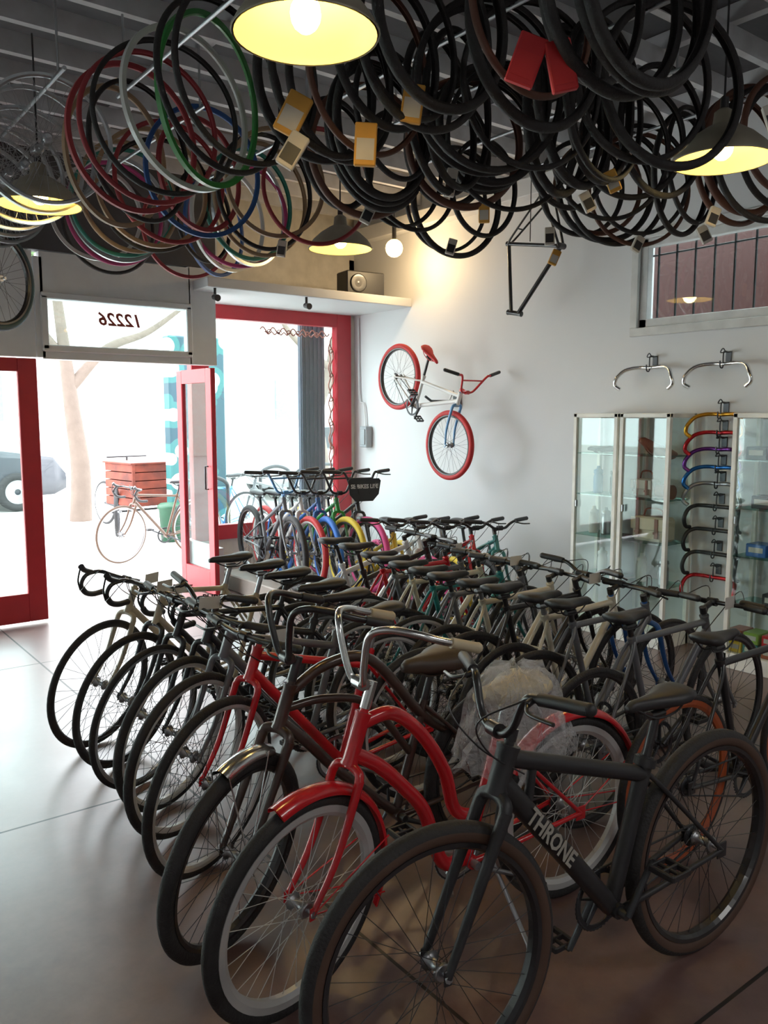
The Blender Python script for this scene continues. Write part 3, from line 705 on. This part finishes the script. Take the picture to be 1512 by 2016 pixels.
for i in range(7):
    hang(1.28+random.uniform(-.03,.03),4.35+i*.2+(.0 if i<2 else .12),.33,.016,'wheel',ALU,5+random.uniform(-30,30),'silver spoked bicycle wheel hanging from a ceiling rod',GH)
far=[('pink',DPK,'tire'),('red',DRD,'rim'),('tan',WOODR,'tire'),('white',DW_,'rim'),('red',DRD,'tire'),('teal',DTL,'tire'),('black',RUB,'tire'),('tan',WOODR,'rim'),('silver',ALU,'rim'),('blue',DBL,'rim'),('black',RUB,'tire')]
for (rx,y0,y1,n) in((2.0,4.25,5.8,11),(2.6,4.15,5.6,11)):
    for i in range(n):
        cn,m,kd=far[(i*3+int(rx*10))%len(far)]
        hang(rx+random.uniform(-.1,.1),y0+(y1-y0)*i/(n-1),random.choice([.33,.325,.30]),.014,kd,m,random.uniform(-32,28),'%s bicycle %s hanging from a ceiling rod'%(cn,'rim' if kd=='rim' else 'tyre'),GH)
for (rx,y0,y1,n,yw) in((1.95,2.25,3.5,8,4),(2.25,1.4,2.15,7,0),(2.5,2.4,3.95,13,0),(2.95,1.5,3.75,20,-4),(3.55,2.45,4.05,13,-6),(4.15,2.15,3.7,14,-10)):
    y=y0; i=0; bunch=random.uniform(-20,20)
    while i<n:
        if random.random()<.3: bunch=random.uniform(-26,24); y+=(y1-y0)/n*1.2
        R=random.choice([.32,.31,.33,.28,.30]); m=BRN if random.random()<.14 else RUB
        if abs(rx-3.43)<.3 and abs(y-2.08)<.3: y+=.3
        if y>y1: break
        i+=1
        az=math.degrees(math.atan2(rx,y)); dist=math.hypot(rx,y); yj=y
        y+=(y1-y0)/n*random.uniform(.5,.95)
        if dist<4.0 and abs(az-58.8)<3.6: continue
        if rx>3.2 and abs(az-47.3)<2.4: continue
        hang(rx+random.uniform(-.08,.08),yj,R,random.choice([.013,.016,.020]),'tire',m,yw+bunch+random.uniform(-6,6),('brown' if m is BRN else 'black')+' bicycle tyre hanging from a ceiling rod',GH)
rt=empty('spare_wheel',T(1.30,5.66,2.44)@RZ(35),label='bicycle wheel with dark teal tyre hanging on a long hook',category='bicycle wheel')
wheel(rt,Matrix.Identity(4),.32,.024,rubber('dark_teal',(28,62,70)),BLK,DGR,name='rim')
mb=MB(); mb.tube(cat([(0,0,.27),(0.02,0,.31),(0,0,.34),(0,0,1.1)],3),.004,6); ob('hook',mb,DGR,rt)
TY=pm('yellow_card',(205,148,58),.7); TRD=pm('red_card',(190,36,40),.7); TWH=pm('white_card',(196,190,180),.7)
def tyretag(x,y,z,yaw,w,h,m,lab,tilt=0):
    mb=MB(); mb.box((0,0,0),(w,.025,h),bev=.004)
    o=ob('hang_tag',mb,m,None,T(x,y,z)@RZ(yaw)@RY(tilt),label=lab,category='tag',group='card tags clipped on hanging tyres')
    mb=MB(); mb.box((0,-.0135,-h*.12),(w*.8,.001,h*.5)); ob('print',mb,(TWH if m is TY else MBLK) if m is not TRD else RRUB,o)
tyretag(1.65,2.70,2.68,-37,.09,.15,TY,'yellow card tag on a hanging black tyre',28)
tyretag(1.64,2.69,2.55,-37,.07,.13,TWH,'white card tag on a hanging black tyre',32)
tyretag(1.85,2.53,2.57,-37,.08,.15,TY,'yellow and white card tag on a hanging black tyre',3)
tyretag(1.93,2.36,2.68,-37,.075,.13,TY,'yellow and white card tag on a hanging black tyre',8)
tyretag(1.98,1.87,2.68,-37,.09,.15,TRD,'red card tag on a hanging black tyre',20)
tyretag(2.06,1.80,2.66,-37,.08,.15,TRD,'red card tag on a hanging black tyre',-12)
tyretag(2.55,2.85,2.62,-37,.05,.12,TWH,'white card tag on a hanging black tyre',10)
for (x,y,z) in((3.5,3.9,2.62),(3.0,3.1,2.60),(3.6,3.2,2.58),(4.12,3.0,2.57),(4.15,2.6,2.56),(3.1,2.4,2.62),(2.95,1.6,2.64),(4.1,3.6,2.58),(2.5,3.4,2.58),(2.6,4.4,2.58),(3.3,2.7,2.62),(3.9,2.4,2.58)):
    tyretag(x,y,z,-37+random.uniform(-20,20),.055,.095,random.choice([TWH,TWH,TY]),'small card tag on a hanging black tyre',random.uniform(-30,30))
g=pts('road')
fo=ob('bare_bicycle',frame_mesh('road'),BLK,None,T(4.85,4.46,2.62)@RZ(95)@RY(98)@Matrix.Scale(1.0,4)@Matrix.Translation(-(g['bb']+g['HT'])/2),label='black bare bicycle frame hanging from the ceiling by the wall',category='bicycle frame')
mb=MB(); mb.tube([(4.80,4.46,2.9),(4.80,4.46,3.54)],.004,6); ob('hook',mb,DGR,None,label='thin wire hook holding a bare frame',category='hook')
# ---------------------------------------------------------------- display cabinets
CG=glass_mat('cabinet_glass',(247,252,250),.06); CW=pm('cabinet_white',(238,235,226),.45); SHG=glass_mat('shelf_glass',(205,232,226),.18)
def cabinet(y0,y1,x0,label,h=1.61):
    root=empty('display_cabinet',T((x0+WX-.02)/2,(y0+y1)/2,0),label=label,category='display cabinet',group='white glass display cabinets')
    w=y1-y0; d=WX-.02-x0; t=.03
    mb=MB(); mb.box((0,0,.05),(d,w,.10),bev=.004); mb.box((0,0,h-.015),(d,w,.03),bev=.004)
    for a in(-1,1):
        for b_ in(-1,1): mb.box((a*(d/2-t/2),b_*(w/2-t/2),h/2),(t,t,h),bev=.003)
    ob('cabinet_frame',mb,CW,root)
    for b_ in(-1,1):
        mb=MB(); mb.box((0,b_*(w/2-t/2),h/2+.03),(d-2*t,.005,h-.13)); ob('side_panel',mb,CG,root)
    mb=MB(); mb.box((-d/2+t/2,0,h/2+.03),(.005,w-2*t,h-.13)); dr=ob('door',mb,CG,root)
    mb=MB(); mb.box((-d/2-.005,w/2-.05,.95),(.02,.012,.05),bev=.003); ob('handle',mb,ALU,dr)
    for q in(.42,.72,1.02,1.32):
        mb=MB(); mb.box((0,0,q),(d-.03,w-.04,.007)); ob('shelf',mb,SHG,root)
cabinet(3.64,4.03,4.84,'white framed glass display cabinet against the wall')
cabinet(3.22,3.62,4.84,'white framed glass display cabinet holding bags and saddles')
cabinet(2.32,2.78,4.84,'white framed glass display cabinet beside the handlebar wall')
def bag(x,y,z,w,h,d,body,strap,label):
    root=empty('handbag',T(x,y,z),label=label,category='bag')
    mb=MB(); mb.box((0,0,h/2),(d,w,h),bev=.02); ob('bag_body',mb,body,root)
    mb=MB(); mb.box((-d/2-.004,0,h*.72),(.012,w*1.01,h*.5),bev=.004); ob('flap',mb,body,root)
    for s_ in(-.28,.28):
        mb=MB(); mb.box((-d/2-.012,s_*w,h*.55),(.006,w*.1,h*.8)); mb.box((-d/2-.018,s_*w,h*.38),(.006,w*.14,h*.1)); ob('strap',mb,strap,root)
    mb=MB(); mb.tube(cat([(0,-w*.3,h),(0,-w*.2,h+.05),(0,w*.2,h+.05),(0,w*.3,h)],5),.006,6); ob('handle',mb,strap,root)
LTH=pm('brown_leather_strap',(120,62,36),.5)
bag(4.99,3.42,.724,.27,.17,.14,pm('cream_canvas',(205,190,165),.8),LTH,'cream canvas satchel with brown leather straps on a glass shelf')
bag(4.99,3.49,1.024,.17,.13,.12,TWH,LTH,'small white pannier bag on a glass shelf')
mb=MB(); mb.tube([(4.96,3.26,1.075),(4.96,3.37,1.075)],[.05,.05],20); ob('roll_bag',mb,LTH,None,label='round brown leather saddle bag on a glass shelf',category='bag')
ob('spare_saddle',saddle_mesh(True),LTH,None,T(4.98,3.42,1.37)@RZ(150)@RY(-30),label='brown leather bicycle saddle on a glass shelf',category='saddle')
ob('spare_saddle',saddle_mesh(False),MBLK,None,T(4.98,3.84,1.355)@RZ(120),label='black bicycle saddle on a glass shelf',category='saddle')
def bottle(x,y,z,m,lab):
    mb=MB(); mb.revZ([(0,0),(.034,0),(.036,.01),(.036,.12),(.03,.14),(.036,.15),(.034,.17),(.015,.18),(.012,.20),(0,.20)],20)
    ob('water_bottle',mb,m,None,T(x,y,z),label=lab,category='bottle',group='water bottles in the cabinets')
cc=[(WHT,'white'),(ALU,'silver'),(WHT,'white'),(MBLK,'black'),(LBLU,'light blue'),(WHT,'white')]
for i,(y,z) in enumerate([(3.72,.724),(3.82,.724),(3.93,.724),(3.75,1.024),(3.9,1.024),(3.72,.424),(3.84,.424),(3.32,.424),(3.5,.424)]):
    m,nn=cc[i%6]; bottle(4.98,y,z,m,nn+' plastic water bottle on a glass shelf')
def smallbox(x,y,z,w,h,d,m,lab,nm='product_box'):
    mb=MB(); mb.box((0,0,h/2),(d,w,h),bev=.004); o=ob(nm,mb,m,None,T(x,y,z+.0005),label=lab,category='box',group='product boxes in the cabinets')
    mb=MB(); mb.box((-d/2-.0006,0,h*.55),(.001,w*.7,h*.4)); ob('box_label',mb,TWH,o)
gc=[paint('lime',(130,170,50)),YEL,ORG,RED,TEAL]
gn=['lime','yellow','orange','red','teal']
i=0
for y in(2.38,2.50,2.62,2.73):
    for z in(.1,.175):
        smallbox(4.96,y,z,.10,.07,.15,gc[i%5],gn[i%5]+' cardboard product box stacked in the cabinet'); i+=1
for (y,z,m,nn) in((2.45,.724,BLUE,'blue'),(2.62,.724,BLUE,'blue'),(2.42,1.024,MBLK,'black'),(2.6,1.024,MBLK,'black'),(2.5,1.324,ALU,'silver'),(2.65,1.324,MBLK,'black'),(2.5,.424,MBLK,'black')):
    smallbox(4.96,y,z,.13,.08,.14,m,nn+' product box on a glass shelf')
# ---------------------------------------------------------------- handlebars on the wall
def wallbar(y,z,bar,m,label,w=1.0):
    root=empty('handlebar_display',T(WX-.06,y,z),label=label,category='handlebar',group='handlebars hung on the wall')
    if bar=='bull': half=cat([(0,0,0),(0,.06,.004),(-.02,.12,.0),(-.05,.17,-.02),(-.08,.205,-.07),(-.08,.215,-.12),(-.07,.18,-.15)],5)
    else: half=cat([(0,0,0),(0,.10,.0),(-.01,.16,-.005),(-.05,.19,-.03),(-.08,.20,-.09),(-.06,.20,-.145),(-.02,.19,-.155)],5)
    L=[V((p.x,-p.y*w,p.z)) for p in reversed(half)]+[V((p.x,p.y*w,p.z)) for p in half[1:]]
    mb=MB(); mb.tube(L,.0135,8); ob('handlebar',mb,m,root)
    mb=MB(); mb.tube(cat([(.05,0,.08),(.0,0,.08),(-.01,0,.05),(-.01,.0,-.02),(-.04,0,-.02),(-.045,0,.02)],4),.005,6); mb.tube(cat([(.05,.02,.08),(-.01,.02,.075),(-.015,0,.1),(-.01,-.02,.075),(.05,-.02,.08)],4),.004,6); mb.box((.056,0,.05),(.008,.04,.07),bev=.002); ob('hook',mb,DGR,root)
wallbar(3.58,1.93,'bull',CHR,'silver bullhorn handlebar on a wall hook',w=1.1)
wallbar(3.02,1.93,'bull',CHR,'silver bullhorn handlebar on a wall hook',w=1.1)
GOLD=pm('gold_anodised',(214,150,40),.25,.7); PUR=pm('purple_anodised',(110,50,140),.25,.7); REDM=pm('red_anodised',(190,30,40),.25,.6); BLM=pm('blue_anodised',(40,110,190),.25,.7)
for z,m,nn,br in((1.60,GOLD,'gold','bull'),(1.48,REDM,'red','bull'),(1.37,PUR,'purple','bull'),(1.25,BLM,'blue','bull'),(1.14,ALU,'silver','bull'),(.99,MBLK,'black','drop'),(.83,MBLK,'black','drop'),(.67,MBLK,'black','drop'),(.51,REDM,'red','drop')):
    wallbar(3.02,z,br,m,'%s %s handlebar on a wall hook'%(nn,'bullhorn' if br=='bull' else 'drop'),w=.95)
# ---------------------------------------------------------------- outside
PAV=pm('pale_pavement',(200,198,192),.8,scale=2,bump=.1)
mb=MB(); mb.box((4,27,-.06),(60,40.6,.1)); ob('ground',mb,PAV,kind='structure')
mb=MB(); mb.box((8,30,4),(60,.3,8)); 
for i in range(14): mb.box((-18+i*4,29.8,2.2),(1.6,.1,1.6),1)
ob('building_facade',mb.mesh('f',2),[pm('pale_stucco',(215,210,200),.8),pm('facade_window',(110,125,138),.4)],label='pale stucco building across the street with windows',category='building',kind='structure')
mb=MB(); 
mb.box((4.80,7.55,1.55),(.30,.05,2.1))
for i in range(6): mb.box((4.67+i*.05,7.52,1.55),(.02,.02,2.1))
ob('curtain_panel',mb,pm('navy_fabric',(58,64,80),.8),None,label='dark navy fluted panel behind the shop window',category='panel')
MU=bpy.data.materials.new('mural_paint'); MU.use_nodes=True; nt=MU.node_tree; b=nt.nodes['Principled BSDF']
tc=nt.nodes.new('ShaderNodeTexCoord'); vo=nt.nodes.new('ShaderNodeTexVoronoi'); vo.inputs['Scale'].default_value=3.0; mp=nt.nodes.new('ShaderNodeMapping'); mp.inputs['Scale'].default_value=(1,.01,1)
rp=nt.nodes.new('ShaderNodeValToRGB'); rp.color_ramp.interpolation='CONSTANT'; rp.color_ramp.elements[0].color=(.55,.75,.72,1); rp.color_ramp.elements[1].position=.33; rp.color_ramp.elements[1].color=(.01,.11,.11,1)
e2=rp.color_ramp.elements.new(.55); e2.color=(.0,.04,.06,1)
nt.links.new(tc.outputs['Object'],mp.inputs[0]); nt.links.new(mp.outputs[0],vo.inputs['Vector']); nt.links.new(vo.outputs['Distance'],rp.inputs['Fac']); nt.links.new(rp.outputs[0],b.inputs['Base Color'])
mb=MB(); mb.box((4.68,10.2,1.3),(.78,.2,2.6),bev=.02); ob('mural_kiosk',mb,MU,None,label='teal painted kiosk with pale circles on the pavement',category='kiosk')
BK=pm('pale_bark',(104,90,80),.9,bump=.5,scale=5)
def tree(x,y,lean,lab):
    root=empty('tree',T(x,y,0),label=lab,category='tree')
    mb=MB(); mb.tube(cat([(0,0,-.1),(.03,0,.8),(-.05,0,1.6),(lean,0,2.4),(lean*1.8,0,3.4)],5),[.17,.07],12)
    mb.tube(cat([(lean*.6,0,2.0),(.5,0,2.6),(1.2,.1,2.9),(1.9,.1,3.4)],5),[.09,.03],8); mb.tube(cat([(lean,0,2.4),(-.5,0,2.9),(-1.0,0,3.6)],5),[.07,.03],8)
    ob('trunk',mb,BK,root)
    mb=MB(); rnd=random.Random(3)
    for i in range(500):
        c=V((rnd.gauss(.4,.9),rnd.gauss(0,.7),rnd.gauss(4.3,.3))); d=V((rnd.uniform(-1,1),rnd.uniform(-1,1),rnd.uniform(-1,1))).normalized(); q=d.orthogonal()*.05
        mb.add([c,c+d*.08+q,c+d*.17,c+d*.08-q],[(0,1,2,3)],0,False)
    ob('foliage',mb,pm('tree_leaf',(60,90,40),.7),root,kind='stuff')
tree(3.95,12.8,-.12,'pale-barked street tree standing on the sunlit pavement')
tree(7.9,12.2,.25,'leaning street tree seen beyond the shop window')
root=empty('cargo_tricycle',T(4.25,11.0,0)@RZ(8),label='cargo tricycle with a reddish wooden box parked on the pavement',category='tricycle')
WD=pm('red_brown_wood',(112,40,20),.7,var=.45,scale=6)
mb=MB()
for i in range(5): mb.box((0,-.36,.45+i*.112),(.70,.02,.10),bev=.004); mb.box((0,.36,.45+i*.112),(.70,.02,.10),bev=.004)
for s_ in(-1,1):
    for i in range(5): mb.box((s_*.35,0,.45+i*.112),(.02,.72,.10),bev=.004)
mb.box((0,0,.40),(.70,.72,.02)); mb.box((0,0,.96),(.76,.78,.02)); 
for s_ in(-1,1): mb.box((s_*.34,-.375,.68),(.04,.02,.56))
ob('cargo_box',mb,WD,root)
for (x_,y_) in((-.50,-.2),(.50,-.2)): wheel(root,T(x_,y_,.33)@RZ(60),.33,.025,RUB,DGR,DGR)
wheel(root,T(0,1.1,.32)@RZ(90),.32,.02,RUB,ALU,ALU)
mb=MB(); mb.tube(cat([(0,.36,.4),(0,.7,.3),(0,1.1,.32)],4),.02,8); mb.tube([(0,.8,.3),(0,.72,.85)],.015,8); mb.tube([(-.3,.42,1.02),(.3,.42,1.02)],.012,8); mb.tube([(0,.42,.5),(0,.42,1.02)],.015,8); mb.tube([(-.58,-.2,.33),(.58,-.2,.33)],.015,8); ob('frame',mb,MBLK,root)
ob('saddle',saddle_mesh(False),MBLK,root,T(0,.72,.9)@RZ(-90))
bicycle((3.12,8.75),185,10,'road','drop',paint('faded_brown',(90,64,46)),'old brown road bicycle leaning on a pavement rack',rim=ALU,tire=rubber('tan_wall',(90,68,52)))
bicycle((4.1,9.1),200,0,'road','flat',LBLU,'light blue bicycle locked on the pavement',rim=ALU)
bicycle((4.9,9.3),195,0,'hybrid','flat',GREY,'grey bicycle locked on the pavement',rim=ALU)
def rack(x,y):
    mb=MB(); mb.tube(cat([(-.25,0,0),(-.25,0,.6),(-.22,0,.78),(0,0,.85),(.22,0,.78),(.25,0,.6),(.25,0,0)],5),.025,10); ob('bike_rack',mb,MBLK,None,T(x,y,0),label='black inverted-U bicycle rack on the pavement',category='bike rack',group='pavement bike racks')
rack(6.1,10.6); rack(7.0,10.6); rack(4.4,9.25)
mb=MB(); mb.revZ([(0,0),(.13,0),(.15,.40),(.17,.42),(.17,.45),(.13,.48),(0,.49)],24); ob('trash_bin',mb,pm('green_plastic',(10,70,44),.5),None,T(4.22,10.0,0),label='green plastic bin on the pavement',category='bin')
def car(x,y,m,lab):
    root=empty('car',T(x,y,0),label=lab,category='car')
    prof=[(-2.2,.35,.75),(-2.15,.3,.95),(-1.4,.25,1.02),(-.9,.22,1.42),(.3,.22,1.46),(1.05,.22,1.02),(2.0,.25,.88),(2.2,.35,.6)]
    mb=MB(); rings=[]
    for (px,zb,zt) in prof:
        w=.85; ty=.85 if zt<1.1 else .62
        rings.append([(px,-w,zb),(px,-w-.03,(zb+.7)/2),(px,-w,min(.9,zt*.95)),(px,-ty,zt),(px,ty,zt),(px,w,min(.9,zt*.95)),(px,w+.03,(zb+.7)/2),(px,w,zb)])
    mb.loft(rings); ob('car_body',mb,m,root)
    mb=MB(); 
    for s_ in(-1,1): mb.add([(-1.2,s_*.87,.98),(.85,s_*.87,.98),(.3,s_*.68,1.38),(-.85,s_*.68,1.36)],[(0,1,2,3)],0,False)
    ob('car_window',mb,pm('dark_glass',(20,22,26),.1),root)
    for wx in(-1.4,1.4):
        for s_ in(-1,1):
            w=MB(); w.revY([(.32,-.1),(.32,.1),(.2,.11),(.2,-.11)],32); t_=ob('wheel',w,RUB,root,T(wx,s_*.8,.32)); w=MB(); w.revY([(.2,-.105),(.2,.105),(.05,.09),(.05,-.09)],20,smooth=False); ob('hubcap',w,ALU,t_)
car(2.1,15.5,paint('grey_car',(60,64,70)),'grey car parked along the street')
car(9.6,14.0,paint('white_car',(150,152,156)),'pale grey car parked along the street')
# ---------------------------------------------------------------- lighting
W=bpy.data.worlds.new('world'); SC.world=W; W.use_nodes=True; nt=W.node_tree; bg=nt.nodes['Background']
sky=nt.nodes.new('ShaderNodeTexSky'); sky.sky_type='HOSEK_WILKIE'; sky.turbidity=6; sky.sun_direction=(-.3,.6,.7)
mxw=nt.nodes.new('ShaderNodeMix'); mxw.data_type='RGBA'; mxw.inputs['Factor'].default_value=.9; mxw.inputs['B'].default_value=(.90,.95,1,1)
nt.links.new(sky.outputs[0],mxw.inputs['A']); nt.links.new(mxw.outputs['Result'],bg.inputs[0]); bg.inputs[1].default_value=13.0
def portal(x,y,z,w,h,rot):
    l=bpy.data.lights.new('portal','AREA'); l.shape='RECTANGLE'; l.size=w; l.size_y=h
    try: l.cycles.is_portal=True
    except Exception: pass
    o=bpy.data.objects.new('portal',l); COL.objects.link(o); o.location=(x,y,z); o.rotation_euler=rot
portal(4.2,7.42,1.55,1.9,2.3,(math.radians(-90),0,0))
portal(2.48,6.75,1.2,1.6,2.6,(math.radians(-90),0,0))
portal(-.8,6.75,1.0,5.2,2.0,(math.radians(-90),0,0))
for (x,y) in((0,-2.2),(2.8,-1.2)):  # added overhead fill lights out of view, brightening the interior; no fixtures modelled
    l=bpy.data.lights.new('fill_light','AREA'); l.shape='RECTANGLE'; l.size=1.2; l.size_y=.5; l.energy=22; l.color=(1,.97,.93)
    o=bpy.data.objects.new('fill_light',l); COL.objects.link(o); o.location=(x,y,3.4)
l=bpy.data.lights.new('up_fill','AREA'); l.shape='RECTANGLE'; l.size=1.5; l.size_y=1.5; l.energy=18; l.color=(1,.98,.96)  # added upward-facing fill, out of view, to lift the ceiling brightness
o=bpy.data.objects.new('up_fill',l); COL.objects.link(o); o.location=(-2.0,1.5,2.2); o.rotation_euler=(math.radians(180),math.radians(-25),0)
# ---------------------------------------------------------------- camera
cd=bpy.data.cameras.new('cam'); cam=bpy.data.objects.new('cam',cd); COL.objects.link(cam); SC.camera=cam
cd.sensor_fit='VERTICAL'; cd.sensor_height=36; cd.sensor_width=27; cd.lens=36*1631/2016; cd.clip_start=.05; cd.clip_end=200
cam.location=(0,0,1.6); cam.rotation_euler=(math.radians(83.3),0,math.radians(-37.4))
SC.view_settings.view_transform='Standard'; SC.view_settings.exposure=0; SC.view_settings.gamma=1.12
